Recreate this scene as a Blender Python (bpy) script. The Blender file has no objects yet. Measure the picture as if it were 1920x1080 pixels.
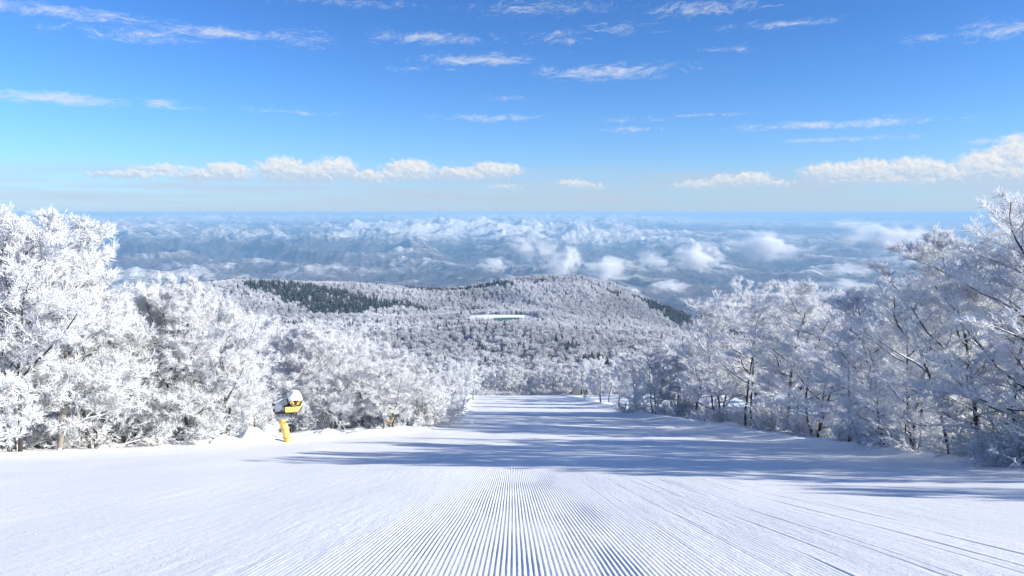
import bpy, math, random
import numpy as np
from mathutils import Vector

scene = bpy.context.scene
COL = scene.collection
R = math.radians

# ------------------------------------------------------------------ camera
EYE = 1.6
FPX = 1371.0                      # focal length in pixels of a 1920 wide picture
PITCH = math.atan((540 - 398) / FPX)
cam = bpy.data.cameras.new("camera")
cam.sensor_width = 36.0
cam.lens = FPX / 1920 * 36.0
cam.clip_start = 0.05
cam.clip_end = 400000
cam_o = bpy.data.objects.new("camera", cam)
cam_o.location = (0, 0, EYE)
cam_o.rotation_euler = (math.pi / 2 - PITCH, 0, 0)
COL.objects.link(cam_o)
scene.camera = cam_o

# ------------------------------------------------------------------ light
SUN_AZ = 104.0                     # clockwise from the view direction: from the right, a little behind
SUN_EL = 22.0
world = bpy.data.worlds.new("World")
scene.world = world
world.use_nodes = True
sun = bpy.data.lights.new("sun", 'SUN')
sun.energy = 4.9
sun.angle = R(0.5)
sun.color = (1.0, 0.96, 0.86)
sun_o = bpy.data.objects.new("sun", sun)
sdir = Vector((math.sin(R(SUN_AZ)) * math.cos(R(SUN_EL)), math.cos(R(SUN_AZ)) * math.cos(R(SUN_EL)), math.sin(R(SUN_EL))))
sun_o.rotation_euler = sdir.to_track_quat('Z', 'Y').to_euler()
COL.objects.link(sun_o)

scene.view_settings.view_transform = 'Standard'
scene.view_settings.look = 'None'
scene.view_settings.gamma = 1.0
scene.view_settings.exposure = 0.88
scene.view_settings.use_curve_mapping = False
scene.render.engine = 'CYCLES'
scene.cycles.use_denoising = True
scene.cycles.max_bounces = 10
scene.cycles.diffuse_bounces = 8
scene.cycles.glossy_bounces = 2
scene.cycles.transmission_bounces = 3
scene.cycles.volume_bounces = 6
scene.cycles.transparent_max_bounces = 12
scene.cycles.volume_max_steps = 64
scene.cycles.use_adaptive_sampling = True
scene.cycles.adaptive_threshold = 0.02


# ------------------------------------------------------------------ node helpers
class NT:
    """small helper to write node expressions"""
    def __init__(self, tree):
        self.t = tree

    def new(self, kind, **props):
        n = self.t.nodes.new(kind)
        for k, v in props.items():
            setattr(n, k, v)
        return n

    def set(self, sock, v):
        if isinstance(v, bpy.types.NodeSocket):
            self.t.links.new(v, sock)
        elif v is not None:
            if sock.type == 'RGBA' and len(v) == 3:
                v = (*v, 1)
            sock.default_value = v

    def m(self, op, a, b=None, c=None, clamp=False):
        n = self.new('ShaderNodeMath', operation=op, use_clamp=clamp)
        self.set(n.inputs[0], a)
        if b is not None:
            self.set(n.inputs[1], b)
        if c is not None:
            self.set(n.inputs[2], c)
        return n.outputs[0]

    def add(self, a, b): return self.m('ADD', a, b)
    def sub(self, a, b): return self.m('SUBTRACT', a, b)
    def mul(self, a, b): return self.m('MULTIPLY', a, b)
    def mad(self, a, b, c): return self.m('MULTIPLY_ADD', a, b, c)

    def step(self, v, lo, hi, tlo=0.0, thi=1.0):
        n = self.new('ShaderNodeMapRange', interpolation_type='SMOOTHSTEP')
        self.set(n.inputs['Value'], v)
        self.set(n.inputs['From Min'], lo)
        self.set(n.inputs['From Max'], hi)
        self.set(n.inputs['To Min'], tlo)
        self.set(n.inputs['To Max'], thi)
        return n.outputs[0]

    def noise(self, vec, scale, detail=4.0, rough=0.5, dist=0.0, dims='3D'):
        n = self.new('ShaderNodeTexNoise', noise_dimensions=dims)
        if vec is not None:
            self.set(n.inputs['Vector'], vec)
        self.set(n.inputs['Scale'], scale)
        self.set(n.inputs['Detail'], detail)
        self.set(n.inputs['Roughness'], rough)
        self.set(n.inputs['Distortion'], dist)
        return n.outputs['Fac']

    def mix(self, fac, a, b, blend='MIX'):
        n = self.new('ShaderNodeMix', data_type='RGBA', blend_type=blend)
        self.set(n.inputs['Factor'], fac)
        self.set(n.inputs[6], a)
        self.set(n.inputs[7], b)
        return n.outputs[2]

    def xyz(self, x, y, z):
        n = self.new('ShaderNodeCombineXYZ')
        self.set(n.inputs[0], x)
        self.set(n.inputs[1], y)
        self.set(n.inputs[2], z)
        return n.outputs[0]

    def sep(self, v):
        n = self.new('ShaderNodeSeparateXYZ')
        self.set(n.inputs[0], v)
        return n.outputs

    def vmul(self, v, s):
        n = self.new('ShaderNodeVectorMath', operation='MULTIPLY')
        self.set(n.inputs[0], v)
        self.set(n.inputs[1], s)
        return n.outputs[0]

    def vadd(self, v, s):
        n = self.new('ShaderNodeVectorMath', operation='ADD')
        self.set(n.inputs[0], v)
        self.set(n.inputs[1], s)
        return n.outputs[0]


def material(name):
    m = bpy.data.materials.new(name)
    m.use_nodes = True
    nt = NT(m.node_tree)
    return m, nt, m.node_tree.nodes['Principled BSDF'], m.node_tree.nodes['Material Output']


def flat_mat(name, col, rough=0.6, var=0.15, scale=6.0, metal=0.0, bump=0.0):
    m, n, p, o = material(name)
    co = n.new('ShaderNodeTexCoord').outputs['Object']
    f = n.noise(co, scale, 4, 0.6)
    dark = tuple(c * (1 - var * 1.6) for c in col)
    lite = tuple(min(1, c * (1 + var)) for c in col)
    n.set(p.inputs['Base Color'], n.mix(f, dark, lite))
    p.inputs['Roughness'].default_value = rough
    p.inputs['Metallic'].default_value = metal
    if bump:
        b = n.new('ShaderNodeBump')
        b.inputs['Strength'].default_value = bump
        b.inputs['Distance'].default_value = 0.02
        n.set(b.inputs['Height'], n.noise(co, scale * 6, 4, 0.6))
        n.set(p.inputs['Normal'], b.outputs[0])
    return m


# ------------------------------------------------------------------ sky with clouds
def px_dir(px, py):
    """azimuth and elevation in degrees of a picture direction"""
    a = (px - 960) / FPX
    b = (540 - py) / FPX
    y = math.cos(PITCH) + b * math.sin(PITCH)
    z = -math.sin(PITCH) + b * math.cos(PITCH)
    return math.degrees(math.atan2(a, y)), math.degrees(math.atan2(z, math.hypot(a, y)))


def build_sky():
    t = world.node_tree
    n = NT(t)
    bg = t.nodes['Background']
    sky = n.new('ShaderNodeTexSky', sky_type='NISHITA')
    sky.sun_disc = False
    sky.sun_elevation = R(SUN_EL)
    sky.sun_rotation = R(SUN_AZ)
    sky.altitude = 1500
    sky.air_density = 1.0
    sky.dust_density = 0.0
    sky.ozone_density = 8.0
    d = n.new('ShaderNodeTexCoord').outputs['Generated']
    x, y, z = n.sep(d)
    az = n.mul(n.m('ARCTAN2', x, y), 180 / math.pi)
    el = n.mul(n.m('ARCSINE', z), 180 / math.pi)

    def ell(px, py, w, h, s):
        """soft elliptical patch: centre and half sizes in picture pixels"""
        a0, e0 = px_dir(px, py)
        k = math.degrees(1 / FPX)
        u = n.mul(n.sub(az, a0), 1 / (w * k))
        v = n.mul(n.sub(el, e0), 1 / (h * k))
        r2 = n.mad(u, u, n.mul(v, v))
        return n.mul(n.m('EXPONENT', n.mul(r2, -0.8)), s)

    def many(lst):
        out = None
        for e in lst:
            s = ell(*e)
            out = s if out is None else n.m('MAXIMUM', out, s)
        return out

    # --- high thin wisps, streaked
    wob = n.noise(n.xyz(n.mul(az, 0.22), n.mul(el, 0.5), 3.1), 1.0, 3, 0.5)
    el2 = n.add(n.add(el, n.mul(az, -0.045)), n.mul(n.sub(wob, 0.5), 2.2))
    w1 = n.noise(n.xyz(n.mul(az, 0.55), n.mul(el2, 2.6), 0.0), 1.0, 7, 0.62, 0.5)
    w2 = n.noise(n.xyz(n.mul(az, 2.2), n.mul(el2, 6.5), 4.0), 1.0, 5, 0.6, 0.8)
    fine = n.mad(w1, 0.65, n.mul(w2, 0.35))
    wisps = [(110, 22, 170, 12, 1.0), (240, 64, 130, 14, .85), (395, 60, 90, 11, 1.15), (560, 72, 80, 16, .8), (800, 72, 120, 12, .95),
             (900, 112, 110, 11, 1.15), (780, 128, 70, 6, .7), (1150, 136, 140, 15, 1.05), (1320, 16, 120, 16, .85),
             (1050, 70, 70, 18, .7), (1160, 55, 90, 14, .7), (1450, 47, 90, 8, .9), (1760, 68, 90, 9, .75), (1880, 55, 70, 16, .95),
             (1370, 92, 60, 8, .75), (100, 184, 120, 11, 1.15), (296, 194, 34, 8, 1.15), (340, 204, 70, 5, .7), (550, 210, 110, 7, .72),
             (930, 221, 120, 7, .95), (1180, 243, 90, 6, .8), (1190, 224, 80, 7, .7), (1550, 234, 190, 8, 1.05), (1600, 260, 120, 5, .95),
             (1340, 215, 80, 4, .8), (1890, 264, 60, 6, .95), (1020, 15, 160, 16, .75), (650, 5, 260, 10, .6), (950, 183, 60, 7, .65)]
    patch = many(wisps)
    # beyond the frame the same kind of wisps go on, patch by patch
    roam = n.mul(n.step(n.noise(n.xyz(n.mul(az, 0.09), n.mul(el, 0.16), 9.0), 1.0, 3, 0.5), 0.47, 0.65), 0.9)
    outside = n.step(n.m('MAXIMUM', n.m('ABSOLUTE', n.mul(az, 0.43)), el), 15.5, 19)
    patch = n.m('MAXIMUM', patch, n.mul(roam, outside))
    dens_w = n.step(n.add(fine, n.mul(n.sub(patch, 1.0), 0.30)), 0.31, 0.74)
    dens_w = n.mul(dens_w, n.step(el, 2.0, 5.0))
    # --- cumulus low over the horizon: rounded heaps with billowing edges
    q = n.xyz(az, n.mul(el, 1.15), 7.0)

    def warp(scale, detail, rough, amp):
        t_ = n.new('ShaderNodeTexNoise')
        n.set(t_.inputs['Vector'], q)
        t_.inputs['Scale'].default_value = scale
        t_.inputs['Detail'].default_value = detail
        t_.inputs['Roughness'].default_value = rough
        r_, g_, _b = n.sep(t_.outputs['Color'])
        return n.mul(n.sub(r_, 0.5), amp), n.mul(n.sub(g_, 0.5), amp)
    wx1, wy1 = warp(1.25, 6.0, 0.60, 1.25)
    azw = n.add(az, wx1); elw = n.add(el, n.mul(wy1, 0.75))

    def heap(px, py, w, h, s):
        a0, e0 = px_dir(px, py)
        k = math.degrees(1 / FPX)
        u = n.mul(n.sub(azw, a0), 1 / (w * k))
        v = n.mul(n.sub(elw, e0), 1 / (h * k))
        hh = n.mul(n.m('SUBTRACT', 1.0, n.mad(u, u, n.mul(v, v))), s)
        return hh, n.add(hh, n.mad(u, 0.16, n.mul(v, 0.42)))
    cums = [(425, 324, 52, 20, .9), (372, 330, 50, 14, .7), (530, 320, 52, 26, 1.0), (590, 326, 50, 22, .9), (630, 318, 44, 24, 1.0), (690, 334, 50, 15, .7),
            (765, 320, 56, 22, 1.0), (735, 330, 40, 14, .8), (850, 326, 40, 15, .8), (925, 320, 58, 18, 1.0), (880, 328, 50, 12, .7),
            (1075, 349, 34, 14, 1.0), (1110, 351, 30, 9, .8), (1310, 350, 60, 13, .8), (1375, 342, 56, 17, .9), (1410, 340, 40, 19, 1.0), (1450, 349, 40, 10, .7),
            (1555, 326, 56, 22, 1.0), (1625, 326, 54, 26, 1.0), (1715, 322, 62, 26, 1.0), (1780, 332, 46, 18, .9), (1845, 318, 54, 34, 1.0), (1902, 298, 40, 40, 1.0),
            (1905, 330, 60, 22, 1.0), (1660, 340, 150, 13, .8), (300, 318, 60, 10, .6), (940, 354, 40, 9, .6), (240, 328, 80, 8, .55)]
    env = sid = None
    for e_ in cums:
        h_, l_ = heap(*e_)
        env, sid = (h_, l_) if env is None else (n.m('MAXIMUM', env, h_), n.m('MAXIMUM', sid, l_))
    sunside = n.sub(sid, env)
    ring = n.sub(n.mul(n.step(n.noise(n.xyz(n.mul(az, 0.12), 2.0, 5.0), 1.0, 2, 0.5), 0.46, 0.62), 1.3), n.m('ABSOLUTE', n.sub(elw, 2.8)))
    env = n.m('MAXIMUM', env, n.sub(ring, n.step(n.m('ABSOLUTE', az), 41, 37, 0.0, 9.0)))
    fb = n.noise(n.xyz(azw, n.mul(elw, 1.3), 1.0), 2.2, 4, 0.6)
    dens_c = n.mul(n.step(n.add(env, n.mul(n.sub(fb, 0.5), 1.1)), -0.10, 0.62), n.step(el, 1.35, 2.3))
    fb_s = n.noise(n.xyz(n.add(azw, 0.16), n.mul(n.add(elw, 0.14), 1.3), 1.0), 2.2, 4, 0.6)
    relief = n.m('MULTIPLY_ADD', n.sub(fb, fb_s), 2.4, 0.5, clamp=True)
    up = n.step(el, 1.9, 3.5)
    lit = n.m('MULTIPLY_ADD', sunside, 1.5, n.mad(relief, 0.75, n.mad(up, 0.30, -0.22)), clamp=True)
    c_col = n.mix(lit, (2.95, 3.7, 4.65), (5.3, 5.15, 5.0))
    # --- a pale veil of thin layered cloud just above the horizon
    veil_n = n.noise(n.xyz(n.mul(az, 0.10), n.mul(el, 1.5), 1.0), 1.0, 5, 0.55, 0.3)
    veil = n.mul(n.step(veil_n, 0.30, 0.75), n.mul(n.step(el, 0.2, 1.2), n.step(el, 4.2, 2.0)))
    sat = n.new('ShaderNodeHueSaturation')
    n.set(sat.inputs['Color'], sky.outputs[0])
    sat.inputs['Saturation'].default_value = 1.0
    gm = n.new('ShaderNodeGamma')                      # a deeper, clearer winter blue
    n.set(gm.inputs['Color'], n.vmul(sat.outputs[0], (0.25, 0.25, 0.25)))
    gm.inputs['Gamma'].default_value = 1.22
    tint = n.vmul(gm.outputs[0], (3.85, 4.05, 3.95))
    low = n.mul(n.m('EXPONENT', n.mul(n.m('MAXIMUM', el, 0.0), -0.25)), 0.85)
    base = n.mix(low, tint, (2.57, 3.27, 4.35))
    c = n.mix(n.mul(veil, 0.75), base, (3.05, 3.4, 4.15))
    c = n.mix(n.mul(dens_w, 0.82), c, (4.5, 4.7, 5.0))
    c = n.mix(n.mul(dens_c, 0.88), c, c_col)
    n.set(bg.inputs['Color'], c)
    bg.inputs['Strength'].default_value = 0.097


build_sky()
world.cycles.sampling_method = 'MANUAL'
world.cycles.sample_map_resolution = 512


# ------------------------------------------------------------------ mesh helpers
def mesh_np(name, verts, quads=None, tris=None, smooth=True):
    me = bpy.data.meshes.new(name)
    verts = np.asarray(verts, np.float32).reshape(-1, 3)
    q = np.zeros((0, 4), np.int32) if quads is None else np.asarray(quads, np.int32).reshape(-1, 4)
    t = np.zeros((0, 3), np.int32) if tris is None else np.asarray(tris, np.int32).reshape(-1, 3)
    me.vertices.add(len(verts))
    me.vertices.foreach_set('co', verts.ravel())
    loops = np.concatenate([q.ravel(), t.ravel()])
    me.loops.add(len(loops))
    me.loops.foreach_set('vertex_index', loops)
    starts = np.concatenate([np.arange(len(q)) * 4, len(q) * 4 + np.arange(len(t)) * 3]).astype(np.int32)
    me.polygons.add(len(starts))
    me.polygons.foreach_set('loop_start', starts)
    me.polygons.foreach_set('use_smooth', np.full(len(starts), smooth))
    me.update(calc_edges=True)
    return me


def attr(me, name, vals):
    a = me.attributes.new(name, 'FLOAT', 'POINT')
    a.data.foreach_set('value', np.asarray(vals, np.float32).ravel())


def obj(name, me, mat=None, parent=None, loc=None):
    o = bpy.data.objects.new(name, me)
    if mat and me and not me.materials:
        me.materials.append(mat)
    COL.objects.link(o)
    if parent:
        o.parent = parent
    if loc is not None:
        o.location = loc
    return o


def tag(o, label, cat, group=None, kind=None):
    o['label'] = label
    if cat:
        o['category'] = cat
    if group:
        o['group'] = group
    if kind:
        o['kind'] = kind
    return o


def grid_faces(nr, nc):
    i = np.arange(nr - 1)[:, None] * nc + np.arange(nc - 1)[None, :]
    return np.stack([i, i + 1, i + nc + 1, i + nc], -1).reshape(-1, 4)


# ------------------------------------------------------------------ noise
def _hash(ix, iy, seed):
    h = (ix.astype(np.int64) * 374761393 + iy.astype(np.int64) * 668265263 + seed * 1442695041) & 0xFFFFFFFF
    h = ((h ^ (h >> 13)) * 1274126177) & 0xFFFFFFFF
    return ((h ^ (h >> 16)) & 0xFFFF) / 65536.0 * 2 * np.pi


def perlin(x, y, seed=0):
    x = np.asarray(x, float); y = np.asarray(y, float)
    ix = np.floor(x); iy = np.floor(y)
    fx = x - ix; fy = y - iy
    u = fx ** 3 * (fx * (fx * 6 - 15) + 10); v = fy ** 3 * (fy * (fy * 6 - 15) + 10)

    def g(dx, dy):
        a = _hash(ix + dx, iy + dy, seed)
        return np.cos(a) * (fx - dx) + np.sin(a) * (fy - dy)
    a = g(0, 0); b = g(1, 0); c = g(0, 1); d = g(1, 1)
    return (a + u * (b - a)) * (1 - v) + (c + u * (d - c)) * v


def fbm(x, y, oct=4, seed=0, gain=0.5):
    s = 0; a = 1.0
    for k in range(oct):
        s = s + a * perlin(x, y, seed + k * 17)
        x = x * 2.03 + 11.3; y = y * 2.03 - 7.1; a *= gain
    return s


def ridged(x, y, oct=6, seed=0, gain=0.5):
    s = 0; a = 1.0; w = 1.0; tot = 0
    for k in range(oct):
        r = 1 - np.abs(perlin(x, y, seed + k * 31)) * 1.7
        r = np.clip(r, 0, 1) ** 2
        s = s + a * r * w
        tot += a
        w = np.clip(r * 1.4, 0, 1)
        x = x * 2.1 + 3.7; y = y * 2.1 + 9.2; a *= gain
    return s / tot


def sstep(a, b, v):
    t = np.clip((np.asarray(v, float) - a) / (b - a), 0, 1)
    return t * t * (3 - 2 * t)


# ------------------------------------------------------------------ the lie of the land
_py = np.arange(-80, 6001, 1.0)
_sl = 0.2952 * sstep(-24, -8, _py) + (0.230 - 0.2952) * sstep(34, 66, _py)
_sl = _sl + (0.36 - 0.23) * sstep(192, 240, _py)
_pz = -np.cumsum(_sl) * 1.0
_pz -= np.interp(0, _py, _pz)
_z300 = float(np.interp(300, _py, _pz))
_ky = np.array([300, 360, 430, 520, 640, 800, 1000, 1150, 1300, 1500, 1700, 2000, 2500, 3500, 4500, 6000])
_kz = np.array([_z300, _z300 - 20, -116, -128, -133.5, -142, -159, -172, -180, -197, -217, -258, -340, -500, -600, -620])
_far = np.interp(_py, _ky, _kz)
_k = np.hanning(81); _k /= _k.sum()
_blend = sstep(280, 330, _py)
_pz2 = _pz * (1 - _blend) + _far * _blend
_pz2s = np.convolve(np.pad(_pz2, 40, mode='edge'), _k, mode='valid')
_b2 = sstep(240, 330, _py)
_pz = _pz2 * (1 - _b2) + _pz2s * _b2

L_KY = [-60, 0, 25, 40, 44.5, 47.5, 52, 58, 66, 80, 100, 140, 200]
L_KX = [-40, -37, -34, -30.5, -27, -19, -15.5, -12.5, -7.8, -7.0, -7.2, -9, -11.5]
R_KY = [-60, 0, 14, 28, 38, 49, 60, 72, 95, 140, 200]
R_KX = [24, 23, 22, 20.2, 20.6, 21.3, 20, 18.4, 16.2, 15.5, 14.5]


def xl(y): return np.interp(y, L_KY, L_KX)
def xr(y): return np.interp(y, R_KY, R_KX)


def gauss(x, y, cx, cy, sx, sy):
    return np.exp(-((x - cx) / sx) ** 2 - ((y - cy) / sy) ** 2)


def G(x, y):
    """ground height (the groomed run and the wood's floor, out to about 3 km)"""
    x = np.asarray(x, float); y = np.asarray(y, float)
    z = np.interp(y, _py, _pz)
    # low undulation
    near = 1 - sstep(150, 400, y)
    z = z + near * (0.10 * fbm(x / 9, y / 14, 3, 5) + 0.25 * perlin(x / 34 + 3, y / 40, 8) + 0.16 * perlin(x / 26 + 9, y / 6.5, 18) * sstep(26, 55, y))
    # beside the run: a lip of pushed-up snow, then an uneven floor
    dl = xl(y) - x; dr = x - xr(y)
    side = np.maximum(dl, dr)
    out = sstep(-0.5, 2.5, side)
    inrun = (1 - sstep(205, 240, y))
    z = z + inrun * sstep(-1.4, 0.4, side) * (1 - sstep(2, 5, side)) * 0.10 * fbm(x / 0.55, y / 0.8, 2, 29)
    z = z + inrun * (0.30 * np.exp(-((dl - 0.6) / 1.3) ** 2) + 0.40 * np.exp(-((dr - 0.2) / 1.6) ** 2) * (1 + 0.6 * perlin(y / 5, x * 0, 4)))
    z = z + out * near * (0.34 * fbm(x / 3.1, y / 3.1, 3, 21) + 0.16 * fbm(x / 0.9, y / 1.1, 3, 24) * (1 - sstep(4, 9, side)) + 0.02 * np.clip(dr, 0, 60))
    # the hills beyond
    mid = sstep(380, 620, y)
    z = z + mid * (9 * fbm(x / 190, y / 150, 4, 40) + 7 * ridged(x / 330 + 4, y / 260, 3, 41) - 3)
    z = z + 62 * gauss(x, y, 110, 1650, 260, 260) - 12 * gauss(x, y, 60, 1340, 400, 90)
    z = z + 30 * gauss(x, y, -330, 1500, 230, 170)
    z = z + 46 * gauss(x, y, -520, 1330, 200, 200)
    z = z + 14 * gauss(x, y, -20, 760, 190, 140)
    z = z - 60 * sstep(140, 520, x) * sstep(450, 900, y)
    z = z - 22 * sstep(60, 260, x) * gauss(x * 0, y, 0, 1150, 1, 230)
    # the pond's shelf
    k = np.clip(1.6 * gauss(x, y, -12, 1092, 95, 80), 0, 1)
    z = z * (1 - k) + (-160.0) * k
    return z


def ray(px, py):
    a = (px - 960) / FPX; b = (540 - py) / FPX
    return np.array([a, math.cos(PITCH) + b * math.sin(PITCH), -math.sin(PITCH) + b * math.cos(PITCH)])


def hit(px, py, tmax=2200):
    """where the view direction (px, py) of the picture meets the ground"""
    d = ray(px, py)
    t = np.concatenate([np.linspace(3, 80, 1500), np.linspace(80, 400, 1500), np.linspace(400, tmax, 1500)])
    p = d[None] * t[:, None] + np.array([0, 0, EYE])
    below = p[:, 2] < G(p[:, 0], p[:, 1])
    i = int(np.argmax(below)) if below.any() else len(t) - 1
    return p[i, 0], p[i, 1]


def F(x, y):
    """far country: valley floor and range upon range out to the horizon"""
    r = np.hypot(x, y)
    az = np.degrees(np.arctan2(x, y))
    wx = x + 900 * fbm(x / 5200, y / 5200, 3, 70); wy = y + 900 * fbm(x / 5200, y / 5200, 3, 90)
    rug = ridged(wx / 2300, wy / 1700, 6, 60, 0.55)
    big = ridged(wx / 11500 + 5, wy / 6800 + 2, 4, 160, 0.5)
    left = 1 - 0.45 * sstep(2, 24, az)
    amp = (200 + 120 * sstep(6000, 11000, r)) * left
    h = amp * (rug * 1.15) + left * 190 * sstep(9000, 16000, r) * big * (1 - 0.25 * sstep(30000, 60000, r))
    h = h * sstep(2600, 5000, r)
    # two snowy ranges, one behind the other, then rising ground to the horizon
    n1_ = fbm(x / 6000, y / 6000, 3, 210)
    cen = 1 - 0.75 * sstep(4, 22, az)
    h = h + cen * 60 * np.exp(-((r - 15500 - 1500 * n1_) / 1900) ** 2) * (0.7 + 0.8 * rug)
    h = h + cen * 120 * np.exp(-((r - 31000 - 2500 * n1_) / 2600) ** 2) * (0.72 + 0.6 * rug)
    base = -640 + 60 * sstep(9000, 22000, r) + 230 * sstep(34000, 80000, r)
    # nothing stands above the horizon
    z = base + h
    return np.minimum(z, -60 + 0.25 * (z + 60)), rug, big


# ------------------------------------------------------------------ materials
def snow_material():
    m, n, p, o = material("groomed_snow")
    co = n.new('ShaderNodeTexCoord').outputs['Object']
    f = n.noise(co, 0.35, 4, 0.55)
    n.set(p.inputs['Base Color'], n.mix(f, (0.84, 0.845, 0.85), (0.91, 0.905, 0.895)))
    p.inputs['Roughness'].default_value = 0.62
    p.inputs['Specular IOR Level'].default_value = 0.25
    h = n.mad(n.noise(co, 34.0, 5, 0.65), 0.5, n.mul(n.noise(co, 7.0, 4, 0.6), 1.0))
    crumbs = n.step(n.noise(n.vadd(co, (9, 3, 0)), 11.0, 3, 0.5), 0.62, 0.74)
    h = n.add(h, n.mul(n.noise(n.vmul(co, (3.2, 0.35, 1.0)), 1.0, 4, 0.6), 1.6))
    h = n.add(h, n.mul(crumbs, n.mul(n.step(n.noise(co, 0.55, 3, 0.6), 0.48, 0.62), 0.7)))
    b = n.new('ShaderNodeBump')
    b.inputs['Strength'].default_value = 0.55
    b.inputs['Distance'].default_value = 0.018
    n.set(b.inputs['Height'], h)
    n.set(p.inputs['Normal'], b.outputs[0])
    return m


def ground_material():
    m, n, p, o = material("woodland_snow")
    co = n.new('ShaderNodeTexCoord').outputs['Object']
    f = n.noise(co, 0.6, 4, 0.6)
    n.set(p.inputs['Base Color'], n.mix(f, (0.78, 0.82, 0.88), (0.89, 0.91, 0.935)))
    p.inputs['Roughness'].default_value = 0.7
    p.inputs['Specular IOR Level'].default_value = 0.2
    b = n.new('ShaderNodeBump')
    b.inputs['Strength'].default_value = 0.8
    b.inputs['Distance'].default_value = 0.09
    n.set(b.inputs['Height'], n.noise(co, 2.2, 5, 0.6))
    n.set(p.inputs['Normal'], b.outputs[0])
    return m


def far_material():
    m, n, p, o = material("snowy_hill_country")
    co = n.new('ShaderNodeTexCoord').outputs['Object']
    a = n.new('ShaderNodeAttribute', attribute_name='snow').outputs['Fac']
    k = n.noise(co, 0.0040, 6, 0.64, 0.4)
    k2 = n.noise(co, 0.016, 4, 0.62)
    s = n.add(a, n.add(n.mul(n.sub(k, 0.5), 1.0), n.mul(n.sub(k2, 0.5), 0.7)))
    snow = n.step(s, 0.26, 0.80)
    wood = n.mix(n.noise(co, 0.0011, 3, 0.5), (0.05, 0.06, 0.08), (0.17, 0.125, 0.115))
    wood = n.mix(n.step(k2, 0.45, 0.7), wood, (0.05, 0.06, 0.07))
    n.set(p.inputs['Base Color'], n.mix(snow, wood, (0.60, 0.60, 0.60)))
    p.inputs['Roughness'].default_value = 0.9
    p.inputs['Specular IOR Level'].default_value = 0.05
    b = n.new('ShaderNodeBump')
    b.inputs['Strength'].default_value = 1.0
    b.inputs['Distance'].default_value = 55.0
    n.set(b.inputs['Height'], n.noise(co, 0.0042, 5, 0.62, 0.6))
    n.set(p.inputs['Normal'], b.outputs[0])
    return m


def frost_material():
    m, n, p, o = material("rime_frost")
    geo = n.new('ShaderNodeNewGeometry')
    co = n.new('ShaderNodeTexCoord').outputs['Object']
    f = n.noise(co, 3.5, 4, 0.65)
    col = n.mix(n.step(f, 0.3, 0.7), (0.80, 0.815, 0.84), (0.95, 0.955, 0.965))
    df = n.new('ShaderNodeBsdfDiffuse')
    n.set(df.inputs['Color'], col)
    tr = n.new('ShaderNodeBsdfTranslucent')
    n.set(tr.inputs['Color'], (0.95, 0.955, 0.96))
    mx = n.new('ShaderNodeMixShader')
    mx.inputs[0].default_value = 0.5
    n.t.links.new(df.outputs[0], mx.inputs[1])
    n.t.links.new(tr.outputs[0], mx.inputs[2])
    n.t.links.new(mx.outputs[0], o.inputs['Surface'])
    return m


def bark_material(name, c0, c1, frost=0.45):
    m, n, p, o = material(name)
    co = n.new('ShaderNodeTexCoord').outputs['Object']
    nz = n.sep(n.new('ShaderNodeNewGeometry').outputs['Normal'])
    k = n.noise(n.vmul(co, (1, 1, 0.35)), 9.0, 4, 0.65)
    bark = n.mix(k, c0, c1)
    rime = n.add(n.mul(nz[2], 0.75), n.add(n.mul(n.noise(co, 2.3, 4, 0.65), 1.5), -1.05 + frost * 0.5))
    n.set(p.inputs['Base Color'], n.mix(n.step(rime, 0.0, 0.3), bark, (0.87, 0.885, 0.91)))
    p.inputs['Roughness'].default_value = 0.85
    b = n.new('ShaderNodeBump')
    b.inputs['Strength'].default_value = 0.7
    b.inputs['Distance'].default_value = 0.03
    n.set(b.inputs['Height'], k)
    n.set(p.inputs['Normal'], b.outputs[0])
    return m


def twig_frost_material():
    """crowns seen from a kilometre off: rime and bare twigs blended"""
    m, n, p, o = material("rimed_twigs_far")
    co = n.new('ShaderNodeTexCoord').outputs['Object']
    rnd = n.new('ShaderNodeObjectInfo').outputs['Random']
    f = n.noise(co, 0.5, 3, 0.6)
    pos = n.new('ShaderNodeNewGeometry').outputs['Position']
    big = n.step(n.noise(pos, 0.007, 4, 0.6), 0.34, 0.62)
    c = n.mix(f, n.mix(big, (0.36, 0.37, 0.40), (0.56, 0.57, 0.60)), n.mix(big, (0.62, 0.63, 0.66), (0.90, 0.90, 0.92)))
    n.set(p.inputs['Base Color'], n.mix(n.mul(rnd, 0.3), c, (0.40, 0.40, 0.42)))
    p.inputs['Roughness'].default_value = 0.9
    p.inputs['Specular IOR Level'].default_value = 0.05
    return m


M_SNOW = snow_material()
M_FARTWIG = twig_frost_material()
M_GROUND = ground_material()
M_FAR = far_material()
M_FROST = frost_material()
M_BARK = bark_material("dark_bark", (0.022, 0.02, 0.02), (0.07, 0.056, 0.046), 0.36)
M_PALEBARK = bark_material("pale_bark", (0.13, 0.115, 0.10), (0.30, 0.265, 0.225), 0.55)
M_STEM = bark_material("shrub_stem", (0.06, 0.05, 0.04), (0.17, 0.13, 0.10), 0.75)
M_NEEDLE = flat_mat("conifer_needles", (0.030, 0.043, 0.046), 0.85, 0.3, 0.5)


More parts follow.
